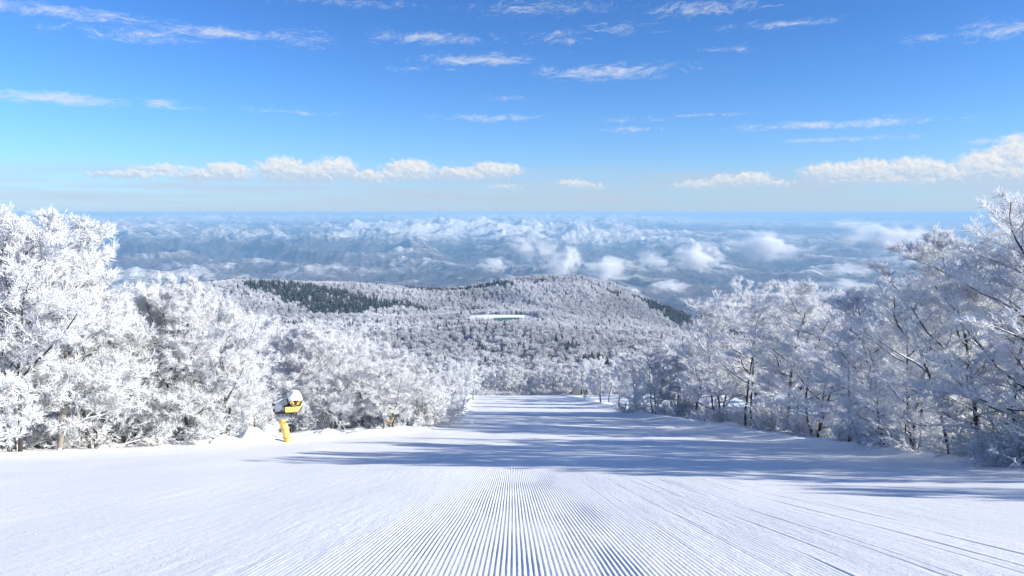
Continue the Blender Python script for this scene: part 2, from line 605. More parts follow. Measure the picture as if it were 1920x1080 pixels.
# ------------------------------------------------------------------ the setting
def build_ground():
    # a polar sheet round the camera, from its feet out to 3.2 km
    fine = np.linspace(-46, 46, 500)
    coarse = np.concatenate([np.linspace(49, 180, 46)[:-1]])
    az = np.concatenate([-coarse[::-1], fine, coarse, [180 + 0.0]])
    az[0] = -180
    r = np.concatenate([[0.0], np.geomspace(0.6, 22, 46)[:-1], np.geomspace(22, 110, 215)[:-1], np.geomspace(110, 3300, 150)])
    A, RR = np.meshgrid(np.radians(az), r)
    X = RR * np.sin(A); Y = RR * np.cos(A)
    Z = G(X, np.maximum(Y, -75))
    Z = Z - 0.02 * np.maximum(np.abs(X) - 70, 0) * (Y < 60)
    inside = np.minimum(X - xl(Y), xr(Y) - X)
    Z = Z - 0.45 * sstep(0.25, 1.6, inside) * (1 - sstep(196, 203, Y)) * sstep(-22, -16, Y)
    me = mesh_np("ground", np.stack([X, Y, Z], -1), grid_faces(*X.shape))
    o = obj("ground", me, M_GROUND)
    tag(o, "snow covered ground under the frosted woods and hills", None, kind="structure")

    # the far country
    fine = np.linspace(-44, 44, 760)
    coarse = np.linspace(47, 180, 40)
    az = np.concatenate([-coarse[::-1], fine, coarse])
    r = np.geomspace(2900, 95000, 330)
    A, RR = np.meshgrid(np.radians(az), r)
    X = RR * np.sin(A); Y = RR * np.cos(A)
    Zf, rug, big = F(X, Y)
    Zn = G(X, np.clip(Y, -75, 6000))
    t = sstep(3000, 4600, RR)
    back = sstep(-0.1, 0.25, np.cos(A))
    Zf = Zf * t + np.minimum(Zn - 4, -300) * (1 - t)
    # snow lies thicker far out and on the heights
    snow = 0.13 + 0.06 * sstep(9000, 12000, RR) + 0.24 * np.exp(-((RR - 15000) / 3000) ** 2) + 0.10 * sstep(17000, 24000, RR) + 0.30 * np.exp(-((RR - 30500) / 3600) ** 2) + 0.75 * (rug - 0.36) + 0.45 * (big - 0.34)
    snow = snow + 0.22 * fbm(X / 3500, Y / 5000, 3, 33) - 0.12 * sstep(5, 25, np.degrees(A)) - 0.10 * (1 - sstep(5000, 8000, RR))
    snow = snow - 0.12 * sstep(46000, 62000, RR)
    me = mesh_np("valley", np.stack([X, Y, Zf], -1), grid_faces(*X.shape))
    attr(me, 'snow', snow)
    o = obj("valley", me, M_FAR)
    tag(o, "wide valley and snowy ranges fading to the horizon", None, kind="structure")

    # the groomed run
    p = 0.060
    dense = np.arange(-4.3, 6.6, p / 5)
    ue = np.linspace(0, 1, 90)
    rows = np.concatenate([np.arange(-20, 2.5, 0.75), np.geomspace(2.5, 203, 215)])
    X = []; Y = []
    for y in rows:
        a = xl(y) - 0.3; b = xr(y) + 0.3
        d0, d1 = (dense[0], dense[-1])
        lx = a + (d0 - a) * ue[:-1]
        rx = d1 + (b - d1) * ue[1:]
        X.append(np.concatenate([lx, dense, rx]))
        Y.append(np.full(len(X[-1]), y))
    X = np.array(X); Y = np.array(Y)
    Z = G(X, Y) + 0.004
    wv = X + 0.03 * perlin(Y / 14.0, X * 0 + 0.5, 3) + 0.006 * perlin(X / 0.5, Y / 1.6, 14)
    ph = wv / p
    fade = 0.9 * fbm(X / 0.7, Y / 3.0, 3, 12)
    amp = 0.0047 * sstep(-3.7, -0.5, X + fade) * (1 - 0.74 * sstep(0.7, 2.7, X + fade)) * (1 - sstep(3.6, 6.2, X + fade))
    amp = amp * (0.75 + 0.7 * np.clip(fbm(X / 0.9, Y / 4.5, 3, 44) + 0.25, -0.6, 0.6)) * (1 - sstep(46, 62, Y))
    cord = np.sin(2 * np.pi * ph)
    cord = np.sign(cord) * np.abs(cord) ** 0.75
    Z = Z + amp * cord
    # long single marks between the groomer's passes
    rg = np.random.default_rng(4)
    for x0 in np.arange(1.9, 6.5, 0.40) + rg.uniform(-.2, .2, 12):
        dd = wv - x0 - 0.02 * perlin(Y / 6, X * 0 + x0, 5)
        Z = Z + (1 - sstep(50, 64, Y)) * (0.005 * np.exp(-((dd - 0.03) / 0.018) ** 2) - 0.006 * np.exp(-((dd + 0.015) / 0.016) ** 2)) * np.clip(0.45 + 1.3 * perlin(Y / 3.5, X * 0 + x0 * 3, 9), 0, 1.1)
    # scraped, crumbly snow on the left and right of the combed strip
    rough = sstep(0.0, 0.35, fbm(X / 2.2, Y / 5.0, 3, 66)) * (1 - sstep(40, 70, Y))
    Z = Z + 0.008 * rough * fbm(X / 0.12, Y / 0.16, 2, 77) * (1 - 0.7 * sstep(-2.0, -0.5, X) * (1 - sstep(1.5, 3, X)))
    e = np.minimum(X - xl(Y), xr(Y) - X)
    Z = Z - 0.12 * (1 - sstep(-0.3, 0.4, e)) - 0.3 * sstep(199, 203, Y)
    me = mesh_np("ski_piste", np.stack([X, Y, Z], -1), grid_faces(*X.shape))
    o = obj("ski_piste", me, M_SNOW)
    tag(o, "groomed ski run with combed corduroy lines running downhill", None, kind="structure")


build_ground()


# ------------------------------------------------------------------ trees
def unit(v):
    return v / np.maximum(np.linalg.norm(v, axis=-1, keepdims=True), 1e-9)


def grow(rng, start, d, length, K, up=0.0, wob=0.12):
    """polylines (N,K,3) from start points, directions and lengths"""
    N = len(start)
    pts = np.zeros((N, K, 3)); pts[:, 0] = start
    d = unit(d)
    st = (length / (K - 1))[:, None]
    for k in range(1, K):
        d = unit(d + rng.normal(0, wob, (N, 3)) + np.array([0, 0, up]))
        pts[:, k] = pts[:, k - 1] + d * st
    return pts


def at(pts, t):
    """positions and tangents at parameters t (N,M) along polylines (N,K,3)"""
    N, K, _ = pts.shape
    f = np.clip(t, 0, 0.9999) * (K - 1)
    i = f.astype(int); w = (f - i)[..., None]
    n = np.arange(N)[:, None]
    a = pts[n, i]; b = pts[n, i + 1]
    return a + (b - a) * w, unit(b - a)


def tubes(pts, r0, r1, sides):
    """tapered tubes along polylines: verts, quads"""
    N, K, _ = pts.shape
    tan = np.zeros_like(pts)
    tan[:, 1:-1] = pts[:, 2:] - pts[:, :-2]
    tan[:, 0] = pts[:, 1] - pts[:, 0]; tan[:, -1] = pts[:, -1] - pts[:, -2]
    tan = unit(tan)
    ref = np.where(np.abs(tan[..., 2:3]) > 0.9, np.array([1.0, 0, 0]), np.array([0, 0, 1.0]))
    u = unit(np.cross(tan, ref)); v = np.cross(tan, u)
    k = np.linspace(0, 1, K)[None, :, None]
    rad = np.asarray(r0)[:, None, None] * (1 - k) + np.asarray(r1)[:, None, None] * k
    a = np.linspace(0, 2 * np.pi, sides, endpoint=False)
    ring = pts[:, :, None] + rad[..., None] * (np.cos(a)[None, None, :, None] * u[:, :, None] + np.sin(a)[None, None, :, None] * v[:, :, None])
    idx = np.arange(N * K * sides).reshape(N, K, sides)
    q = np.stack([idx[:, :-1], np.roll(idx[:, :-1], -1, 2), np.roll(idx[:, 1:], -1, 2), idx[:, 1:]], -1).reshape(-1, 4)
    return ring.reshape(-1, 3), q


def spikes(base, d, length, r, rng):
    """three sided frost needles: verts, tris"""
    N = len(base)
    ref = unit(rng.normal(0, 1, (N, 3)))
    u = unit(np.cross(d, ref)); v = np.cross(d, u)
    vs = np.zeros((N, 4, 3))
    for k in range(3):
        a = 2 * np.pi * k / 3
        vs[:, k] = base + r[:, None] * (math.cos(a) * u + math.sin(a) * v)
    vs[:, 3] = base + d * length[:, None]
    i = np.arange(N)[:, None] * 4
    t = np.concatenate([i + np.array([[0, 1, 3]]), i + np.array([[1, 2, 3]]), i + np.array([[2, 0, 3]])], 1).reshape(-1, 3)
    return vs.reshape(-1, 3), t


def children(rng, pts, plen, n, t0, t1, ang, flat, up, ratio, jit=0.35):
    """branches off polylines: start, dir, length (flattened) """
    N = len(pts)
    t = t0 + (t1 - t0) * (np.arange(n)[None, :] + rng.uniform(0, 1, (N, n))) / n
    p, tan = at(pts, t)
    side = np.where((np.arange(n)[None, :] % 2) == 0, 1.0, -1.0)[..., None]
    h = np.cross(tan, np.array([0, 0, 1.0])); h = unit(h + 1e-6)
    rnd = unit(rng.normal(0, 1, tan.shape))
    perp = unit(h * side * flat + (rnd - tan * np.sum(rnd * tan, -1, keepdims=True)) * (1 - flat))
    a = ang * rng.uniform(0.75, 1.25, (N, n, 1))
    d = tan * np.cos(a) + perp * np.sin(a) + np.array([0, 0, up])
    L = plen[:, None] * ratio * (1.15 - 0.65 * t) * rng.uniform(1 - jit, 1 + jit, (N, n))
    return p.reshape(-1, 3), d.reshape(-1, 3), L.reshape(-1)


def make_tree(seed, H=10.0, cr=3.4, low=0.2, stems=1, n1=17, n2=7, n3=6, n4=8, flat=0.65, tw=1.0, twl=1.0, up1=0.5, lean=0.1, side_twigs=2):
    rng = np.random.default_rng(seed)
    V = []; Q = []; nv = 0                      # wood
    W = []; WQ = []; WT = []; nw = 0            # frost

    def wood(pts, r0, r1, s):
        nonlocal nv
        v, q = tubes(pts, r0, r1, s)
        V.append(v); Q.append(q + nv); nv += len(v)

    def frost_tube(pts, r0, r1):
        nonlocal nw
        v, q = tubes(pts, r0, r1, 3)
        W.append(v); WQ.append(q + nw); nw += len(v)

    def frost_sp(b, d, L, r):
        nonlocal nw
        v, t = spikes(b, d, L, r, rng)
        W.append(v); WT.append(t + nw); nw += len(v)
    az0 = rng.uniform(0, 6.28)
    sa = az0 + np.arange(stems) * 2 * np.pi / stems
    s0 = np.stack([np.cos(sa) * .12 * (stems > 1), np.sin(sa) * .12 * (stems > 1), np.full(stems, -0.5)], -1)
    ln = lean * (1.0 if stems == 1 else 2.4)
    sd = np.stack([np.cos(sa) * ln, np.sin(sa) * ln, np.ones(stems)], -1)
    sl = H * rng.uniform(0.84, 0.93, stems) + 0.4
    st = grow(rng, s0, sd, sl, 12, 0.06, 0.075)
    rr = 0.0135 * H * (1.0 if stems == 1 else 0.72)
    wood(st, np.full(stems, rr), np.full(stems, rr * .16), 8)
    # limbs, length following a rounded crown
    t = low + (0.99 - low) * (np.arange(n1)[None, :] + rng.uniform(0, 1, (stems, n1))) / n1
    p, tan = at(st, t)
    ga = rng.uniform(0, 6.28, (stems, 1)) + np.arange(n1)[None, :] * 2.4 + rng.normal(0, .3, (stems, n1))
    out = np.stack([np.cos(ga), np.sin(ga), np.zeros_like(ga)], -1)
    e = (t - low) / (1 - low)
    upw = (up1 * 0.5 + up1 * 1.5 * e ** 1.5)[..., None]
    d1 = out + np.array([0, 0, 1.0]) * upw
    env = np.sqrt(np.clip(1 - ((e - 0.36) / 0.68) ** 2, 0.05, 1))
    L1 = cr * env * rng.uniform(0.75, 1.2, t.shape)
    p = p.reshape(-1, 3); d1 = d1.reshape(-1, 3); L1 = L1.ravel()
    b1 = grow(rng, p, d1, L1, 7, 0.05, 0.13)
    r1 = np.clip(0.014 * L1, 0.018, 0.075) * H / 10
    wood(b1, r1 * 1.1, r1 * 0.3, 5)
    p, d, L2 = children(rng, b1, L1, n2, 0.18, 1.0, 0.85, flat, 0.10, 0.46)
    L2 = np.maximum(L2, 0.35)
    b2 = grow(rng, p, d, L2, 5, 0.04, 0.14)
    wood(b2, np.clip(0.011 * L2, 0.008, 0.03), np.full(len(L2), 0.005), 3)
    frost_tube(b2 + np.array([0, 0, 0.016]), np.full(len(L2), 0.020 * tw), np.full(len(L2), 0.016 * tw))
    p, d, L3 = children(rng, b2, L2, n3, 0.15, 1.0, 0.8, flat, 0.12, 0.52)
    L3 = np.clip(L3, 0.25, 1.3)
    b3 = grow(rng, p, d, L3, 4, 0.03, 0.12)
    frost_tube(b3, np.full(len(L3), 0.018 * tw), np.full(len(L3), 0.010 * tw))
    # rimed twigs
    for src, L, n in ((b3, L3, n4), (b1, L1, 10), (b2, L2, 5)):
        p, d, L4 = children(rng, src, np.full(len(L), 0.40 * twl), n, 0.1, 1.0, 0.75, flat * 0.6, 0.2, 1.0, 0.5)
        d = unit(d)
        frost_sp(p, d, L4, rng.uniform(0.012, 0.022, len(L4)) * tw)
        for s in range(side_twigs):
            f = rng.uniform(0.25, 0.75, (len(L4), 1))
            dd = unit(d + rng.normal(0, 0.75, d.shape) + np.array([0, 0, .12]))
            frost_sp(p + d * L4[:, None] * f, dd, L4 * rng.uniform(0.35, 0.7, len(L4)), rng.uniform(0.010, 0.017, len(L4)) * tw)
    wood_me = mesh_np("trunk", np.concatenate(V), np.concatenate(Q))
    fr = mesh_np("crown", np.concatenate(W), np.concatenate(WQ), np.concatenate(WT), smooth=False)
    top = np.percentile(np.concatenate(W)[:, 2], 99.7)
    return wood_me, fr, float(top)


def make_shrub(seed, H=2.0, n=16, tw=1.0, spread=0.5):
    rng = np.random.default_rng(seed)
    a = rng.uniform(0, 6.28, n)
    s = np.stack([np.cos(a) * rng.uniform(0, .35, n), np.sin(a) * rng.uniform(0, .35, n), np.full(n, -.25)], -1)
    d = np.stack([np.cos(a) * spread * rng.uniform(.2, 1.4, n), np.sin(a) * spread * rng.uniform(.2, 1.4, n), np.ones(n)], -1)
    L = H * rng.uniform(.6, 1.15, n)
    b1 = grow(rng, s, d, L, 7, -0.05, 0.13)
    V, Q = tubes(b1, np.full(n, 0.016), np.full(n, 0.006), 4)
    p, d, L2 = children(rng, b1, L, 7, .2, 1, .7, .2, .12, .42)
    b2 = grow(rng, p, d, L2, 4, 0.0, .15)
    v2, q2 = tubes(b2, np.full(len(L2), .008), np.full(len(L2), .004), 3)
    wood_me = mesh_np("stems", np.concatenate([V, v2]), np.concatenate([Q, q2 + len(V)]))
    W, WQ = tubes(b2 + np.array([0, 0, .012]), np.full(len(L2), .014 * tw), np.full(len(L2), .012 * tw), 3)
    vs = [W]; ts = []; nv = len(W)
    for src, LL, m in ((b2, L2, 7), (b1, L, 8)):
        p, d, L4 = children(rng, src, np.full(len(LL), .24), m, .15, 1, .8, .2, .15, 1.0, .5)
        d = unit(d)
        v, t = spikes(p, d, L4, rng.uniform(.012, .024, len(L4)) * tw, rng)
        vs.append(v); ts.append(t + nv); nv += len(v)
        dd = unit(d + rng.normal(0, .8, d.shape))
        v, t = spikes(p + d * L4[:, None] * .5, dd, L4 * .6, rng.uniform(.012, .02, len(L4)) * tw, rng)
        vs.append(v); ts.append(t + nv); nv += len(v)
    fr = mesh_np("frost", np.concatenate(vs), WQ, np.concatenate(ts), smooth=False)
    return wood_me, fr, float(np.percentile(np.concatenate(vs)[:, 2], 99))


PROTO = {}


def tree_kinds():
    P = PROTO
    # sunlit broad bushy trees (left), layered open trees (right), slimmer trees (far end)
    P['bushy'] = [make_tree(11, 10, 3.6, .13, 2, 14, 7, 6, 11, .55, .9), make_tree(12, 10, 3.9, .12, 3, 10, 7, 6, 11, .5, .9),
                  make_tree(13, 10, 3.3, .16, 1, 25, 8, 6, 11, .55, .9)]
    P['open'] = [make_tree(21, 10, 3.9, .17, 2, 14, 7, 6, 9, .86, .9, .9, .46, .10), make_tree(22, 10, 4.0, .14, 3, 10, 7, 6, 9, .86, .9, .9, .46, .11),
                 make_tree(23, 10, 3.7, .20, 1, 24, 8, 6, 9, .86, .9, .9, .46, .09)]
    P['slim'] = [make_tree(31, 10, 2.9, .22, 1, 16, 6, 5, 8, .5, 1.7, 1.2), make_tree(32, 10, 3.2, .18, 2, 10, 6, 5, 8, .5, 1.7, 1.2),
                 make_tree(33, 10, 2.6, .26, 1, 15, 6, 5, 8, .6, 1.7, 1.2)]
    P['shrub'] = [make_shrub(41, 2.0, 18), make_shrub(42, 2.0, 22, 1.0, .9), make_shrub(43, 2.0, 14, 1.1, 1.3)]


tree_kinds()
RND = random.Random(7)
NTREE = [0]


def plant(kind, x, y, h, label, group, bark=None, wide=1.0, which=None, name=None, rot=None):
    var = PROTO[kind]
    wood_me, fr, top = var[RND.randrange(len(var)) if which is None else which]
    shrub = kind == 'shrub'
    e = bpy.data.objects.new(name or ("frosted_shrub" if shrub else "frosted_tree"), None)
    COL.objects.link(e)
    e.location = (x, y, float(G(x, y)))
    e.rotation_euler = (RND.uniform(-.04, .04), RND.uniform(-.04, .04), RND.uniform(0, 6.28) if rot is None else rot)
    s = h / top
    e.scale = (s * wide, s * wide, s)
    if not wood_me.materials:
        wood_me.materials.append(M_STEM if shrub else M_BARK)
        fr.materials.append(M_FROST)
    a = bpy.data.objects.new("stems" if shrub else "trunk", wood_me)
    b = bpy.data.objects.new("frost" if shrub else "crown", fr)
    for c in (a, b):
        COL.objects.link(c); c.parent = e
    if bark:
        a.material_slots[0].link = 'OBJECT'
        a.material_slots[0].material = bark
    tag(e, label, 'shrub' if shrub else 'tree', group)
    NTREE[0] += 1
    return e


def top_height(x, y, py_top):
    """height of a tree at x, y whose top is seen at picture row py_top"""
    b = (540 - py_top) / FPX
    fwd = np.array([0, math.cos(PITCH), -math.sin(PITCH)]); upv = np.array([0, math.sin(PITCH), math.cos(PITCH)])
    # (p.up) = b (p.fwd) with p = (x, y, z - EYE)
    z = y * (b * fwd[1] - upv[1]) / (upv[2] - b * fwd[2])
    return z + EYE - float(G(x, y))


ORD = ["first", "second", "third", "fourth", "fifth", "sixth", "seventh", "eighth", "ninth", "tenth", "eleventh", "twelfth", "thirteenth",
       "fourteenth", "fifteenth", "sixteenth", "seventeenth", "eighteenth", "nineteenth", "twentieth"]
ORD += [t_ + " " + o_ for t_ in ("twenty", "thirty", "forty", "fifty") for o_ in ORD[:9]]
TAKEN = []


def free(x, y, d):
    for (a, b) in TAKEN:
        if (a - x) ** 2 + (b - y) ** 2 < d * d:
            return False
    TAKEN.append((x, y))
    return True


# front row on the left, (picture x, base y, top y, kind, width)
LEFT = [(-60, 850, 372, 'bushy', 1.0), (30, 848, 388, 'bushy', 1.0), (112, 846, 405, 'bushy', .95), (178, 842, 462, 'bushy', .95),
        (245, 838, 530, 'bushy', .95), (308, 834, 524, 'bushy', 1.0), (372, 832, 540, 'bushy', 1.0), (432, 826, 560, 'bushy', 1.0),
        (488, 820, 615, 'bushy', .95), (556, 812, 618, 'bushy', .9), (628, 806, 602, 'bushy', .95), (690, 804, 636, 'bushy', .95),
        (744, 803, 668, 'bushy', 1.0), (798, 801, 682, 'bushy', 1.0),
        (838, 783, 684, 'slim', 1.0), (856, 767, 670, 'slim', 1.0), (874, 758, 672, 'slim', 1.0), (892, 750, 684, 'slim', 1.0)]
FRONT = []                        # (picture x, side, order) of the front row trees
for i, (px, pb, pt, kind, w) in enumerate(LEFT):
    x, y = hit(px, pb)
    x += -0.7; y += 1.0
    TAKEN.append((x, y))
    FRONT.append((px, 'left', i))
    h = top_height(x, y, pt)
    lab = {0: "tall rime covered tree cut by the left edge of the picture",
           2: "tall frosted tree with a bare pale sunlit trunk near the left edge",
           9: "frosted tree standing right behind the yellow snow gun"}.get(i, "bushy white tree, %s from the left in the left front row" % ORD[i])
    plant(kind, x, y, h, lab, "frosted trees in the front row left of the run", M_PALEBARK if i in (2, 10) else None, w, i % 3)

RIGHT = [(1965, 880, 365, 'open', 1.0), (1892, 874, 372, 'open', .95), (1812, 866, 432, 'open', 1.0), (1752, 858, 470, 'open', .95), (1688, 850, 530, 'open', 1.0),
         (1632, 842, 548, 'open', 1.0), (1570, 828, 566, 'open', 1.0), (1512, 820, 560, 'open', .95), (1452, 808, 525, 'open', 1.0),
         (1388, 797, 528, 'open', .95), (1335, 788, 552, 'open', .95), (1290, 779, 622, 'open', 1.0), (1258, 776, 640, 'open', .9),
         (1216, 774, 645, 'open', 1.0), (1182, 770, 660, 'open', .9), (1150, 762, 664, 'slim', 1.0), (1118, 755, 668, 'slim', 1.0), (1088, 748, 672, 'slim', 1.0)]
for i, (px, pb, pt, kind, w) in enumerate(RIGHT):
    x, y = hit(px, pb)
    x += 0.8
    TAKEN.append((x, y))
    FRONT.append((px, 'right', i))
    h = top_height(x, y, pt)
    lab = "tall frosted tree cut by the right edge of the picture" if i == 0 else "shaded frosted tree, %s from the right in the right front row" % ORD[i]
    plant(kind, x, y, h, lab, "frosted trees in the front row right of the run", None, w, i % 3)
# its row goes on past the edge of the picture; their shadows reach into it
for x, y, h in ((24.0, 22.5, 7.0), (23.4, 18.0, 6.0), (24.4, 13.0, 5.6), (26.5, 25.4, 8.0)):
    TAKEN.append((x, y))
    plant('open', x, y, h, "frosted tree outside the right edge, %s nearest, seen only by its shadow" % ORD[sorted((12.9, 13.0, 18.0, 22.5, 25.4)).index(y) - 1], "frosted trees just outside the right edge", None, 1.0)


def near_front(px, side=None):
    """the front row tree nearest to a picture column, in words"""
    c = [f for f in FRONT if side is None or f[1] == side]
    f = min(c, key=lambda q: abs(q[0] - px))
    return f, "%s front tree from the %s edge" % (ORD[f[2]], f[1])


def picture(x, y, z):
    c, s_ = math.cos(PITCH), math.sin(PITCH)
    zz = z - EYE
    return 960 + FPX * x / (y * c - zz * s_), 540 - FPX * (y * s_ + zz * c) / (y * c - zz * s_)


# the wood behind the front rows
def skyline(px):
    k = [(-200, 360), (0, 385), (110, 402), (190, 465), (230, 540), (300, 532), (400, 545), (450, 590), (520, 615), (640, 605), (720, 655), (800, 690),
         (880, 672), (960, 684), (1080, 678), (1180, 660), (1280, 640), (1320, 570), (1360, 535), (1450, 530), (1500, 560), (1570, 572), (1640, 548),
         (1700, 525), (1740, 455), (1800, 435), (1870, 420), (1900, 378), (2100, 360)]
    return np.interp(px, [a for a, _ in k], [b for _, b in k])


def back_rows(n, x0, x1, y0, y1, kind, where, grp, gap, hmin, hmax, side, tries=4000, down=14):
    spots = []
    for _ in range(tries):
        if len(spots) >= n:
            break
        y = RND.uniform(y0, y1)
        x = RND.uniform(x0, x1)
        if xl(y) - 2.5 < x < xr(y) + 2.2 and y < 203:
            continue
        if not free(x, y, gap):
            continue
        px = 960 + FPX * x / max(y, 1)
        h = RND.uniform(hmin, hmax)
        if -250 < px < 2150 and y > 5:
            h = min(h, top_height(x, y, skyline(px) + RND.uniform(2, down)))
            if h < 3.0:
                TAKEN.pop()
                continue
        spots.append((px, x, y, h))
    seen = {}
    for num, (px, x, y, h) in enumerate(sorted(spots, key=lambda q: q[2] if side else q[0])):
        if side is None:
            lab = "%s, %s from the left" % (where, ORD[num])
        else:
            f, words = near_front(px, side)
            k = seen.get(f, 0)
            seen[f] = k + 1
            lab = "%s, %s behind the %s" % (where, "next" if k == 0 else ORD[k], words)
        plant(kind, x, y, h, lab, grp, None, RND.uniform(.9, 1.15))


back_rows(46, -66, -8, 44, 92, 'bushy', "frosted tree in the wood", "frosted trees deeper in the left wood", 3.3, 8, 15, 'left')
back_rows(34, -75, -9, 92, 190, 'slim', "small frosted tree far down", "frosted trees far down the left wood", 4.2, 9, 14, 'left')
back_rows(24, 25, 54, 34, 90, 'open', "frosted tree in the wood", "frosted trees deeper in the right wood", 4.0, 8, 13, 'right')
back_rows(30, 16, 75, 90, 195, 'slim', "small frosted tree far down", "frosted trees far down the right wood", 4.6, 9, 14, 'right')
back_rows(44, -26, 34, 205, 240, 'slim', "frosted tree closing the lower end of the run", "frosted trees at the lower end of the run", 3.2, 8, 11.5, None, down=10)


# ------------------------------------------------------------------ undergrowth along the edges
def shrubs():
    used = {}

    def one(x, y, h, px, side, wide, back):
        f, words = near_front(px, side)
        size = "tiny" if h < 0.8 else "small" if h < 1.1 else "low" if h < 1.4 else "medium" if h < 1.8 else "tall" if h < 2.4 else "tallest"
        rel = "left of" if px < f[0] else "right of"
        lab = "%s frosted shrub %s the %s, %s" % (size, rel, words, ("outermost", "middle", "innermost")[back])
        k = used.get(lab, 0)
        used[lab] = k + 1
        plant('shrub', x, y, h, (ORD[k] + " " if k else "") + lab, "frosted shrubs at the foot of the %s trees" % side, wide=wide)
    for i in range(72):
        px = 4 + i * 14.2 if i < 60 else 572 + (i - 60) * 23.0
        pb = np.interp(px, [0, 110, 300, 432, 500, 560, 640, 800, 850], [846, 844, 833, 825, 818, 810, 804, 801, 798])
        if 508 < px < 572:
            continue
        x, y = hit(px, pb - RND.uniform(1, 7))
        one(x - .3, y + .4 + (i % 3) * 1.1, RND.uniform(0.9, 2.2) * (1 + .38 * (i % 3)), px, 'left', RND.uniform(.9, 1.3), i % 3)
    for i in range(64):
        px = 1168 + i * 12.2
        pb = np.interp(px, [1168, 1250, 1310, 1560, 1690, 1800, 1890, 1960], [776, 778, 788, 829, 852, 868, 877, 884])
        x, y = hit(px, pb - RND.uniform(0, 7))
        one(x + .5 + (i % 3) * .9, y + .2, RND.uniform(.8, 1.8) * (1 + .35 * (i % 3)), px, 'right', RND.uniform(.9, 1.4), i % 3)
    for i in range(14):
        px = 596 + i * 18.5
        x, y = hit(px, np.interp(px, [560, 640, 860], [808, 803, 797]))
        one(x - 1.2 - 1.5 * (i % 2), y + 4.5 + 3 * (i % 2), RND.uniform(1.7, 2.6), px, 'left', 1.3, 2)
    for i in range(18):
        px = 880 + i * 11.5
        x, y = hit(px, 743.5)
        plant('shrub', x, 203 + RND.uniform(0, 3), RND.uniform(1.2, 2.4), "%s small frosted shrub from the left along the lower end of the run" % ORD[i], "frosted shrubs along the lower end of the run", wide=1.5)


shrubs()


# ------------------------------------------------------------------ woods on the hills beyond (too many to count)
def far_tree(seed, kind):
    rng = np.random.default_rng(seed)
    if kind == 'frost':
        n = 330
        v = unit(rng.normal(0, 1, (n, 3))) * (rng.uniform(.35, 1, (n, 1)) ** .5)
        c = v * np.array([2.3, 2.3, 4.3]) * (0.8 + 0.3 * np.abs(v[:, [2, 2, 0]])) + np.array([0, 0, 5.8])
        d = unit(v + rng.normal(0, .5, v.shape) + np.array([0, 0, .4]))
        V, T = spikes(c, d, rng.uniform(.8, 1.9, n), rng.uniform(.11, .24, n), rng)
        tv, tq = tubes(np.array([[[0, 0, -1], [.1, 0, 3.], [0, .1, 8.]]]), [.2], [.06], 4)
        b = np.concatenate([V, tv])
        me = mesh_np("far_tree", b, tq + len(V), T, smooth=False)
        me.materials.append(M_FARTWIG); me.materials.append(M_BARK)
        mi = np.zeros(len(me.polygons), np.int32); mi[:len(tq)] = 1
        me.polygons.foreach_set('material_index', mi)
    else:
        n = 190
        t = rng.uniform(0, 1, n) ** .8
        a = rng.uniform(0, 6.28, n)
        r = (1 - t) * 2.3 * rng.uniform(.15, .5, n)
        c = np.stack([np.cos(a) * r, np.sin(a) * r, 1.2 + t * 10.3], -1)
        d = unit(np.stack([np.cos(a), np.sin(a), rng.uniform(-.5, -.1, n)], -1))
        V, T = spikes(c, d, (1 - t) * 2.0 + .45, rng.uniform(.25, .5, n), rng)
        me = mesh_np("far_conifer", V, None, T, smooth=False)
        me.materials.append(M_NEEDLE); me.materials.append(M_FROST)
        mi = (rng.uniform(0, 1, len(me.polygons)) < (.06 if seed % 2 else .14)).astype(np.int32)
        me.polygons.foreach_set('material_index', mi)
    o = bpy.data.objects.new(me.name, me)
    return o


def forest(name, pts, scl, protos, label):
    """one object: points carrying instances of the given small trees"""
    me = bpy.data.meshes.new(name)
    me.from_pydata([tuple(p) for p in pts], [], [])
    attr(me, 'scl', scl)
    a = me.attributes.new('rotz', 'FLOAT', 'POINT')
    a.data.foreach_set('value', np.random.default_rng(2).uniform(0, 6.28, len(pts)).astype(np.float32))
    o = obj(name, me)
    tag(o, label, None, kind="stuff")
    col = bpy.data.collections.new(name + "_kinds")
    for p in protos:
        col.objects.link(p)
    g = bpy.data.node_groups.new(name, 'GeometryNodeTree')
    g.interface.new_socket('Geometry', in_out='INPUT', socket_type='NodeSocketGeometry')
    g.interface.new_socket('Geometry', in_out='OUTPUT', socket_type='NodeSocketGeometry')
    N = g.nodes; Lk = g.links
    gi = N.new('NodeGroupInput'); go = N.new('NodeGroupOutput')
    ci = N.new('GeometryNodeCollectionInfo')
    ci.inputs['Collection'].default_value = col
    ci.inputs['Separate Children'].default_value = True
    ci.inputs['Reset Children'].default_value = True
    ip = N.new('GeometryNodeInstanceOnPoints')
    ip.inputs['Pick Instance'].default_value = True
    at1 = N.new('GeometryNodeInputNamedAttribute'); at1.data_type = 'FLOAT'; at1.inputs['Name'].default_value = 'scl'
    at2 = N.new('GeometryNodeInputNamedAttribute'); at2.data_type = 'FLOAT'; at2.inputs['Name'].default_value = 'rotz'
    cx = N.new('ShaderNodeCombineXYZ')
    Lk.new(at2.outputs['Attribute'], cx.inputs['Z'])
    Lk.new(gi.outputs[0], ip.inputs['Points'])
    Lk.new(ci.outputs[0], ip.inputs['Instance'])
    Lk.new(cx.outputs[0], ip.inputs['Rotation'])
    Lk.new(at1.outputs['Attribute'], ip.inputs['Scale'])
    rv = N.new('FunctionNodeRandomValue'); rv.data_type = 'INT'
    rv.inputs[4].default_value = 0; rv.inputs[5].default_value = len(protos) - 1
    Lk.new(rv.outputs[2], ip.inputs['Instance Index'])
    Lk.new(ip.outputs[0], go.inputs[0])
    md = o.modifiers.new("instances", 'NODES')
    md.node_group = g
    return o


POND = (-12.0, 1098.0)


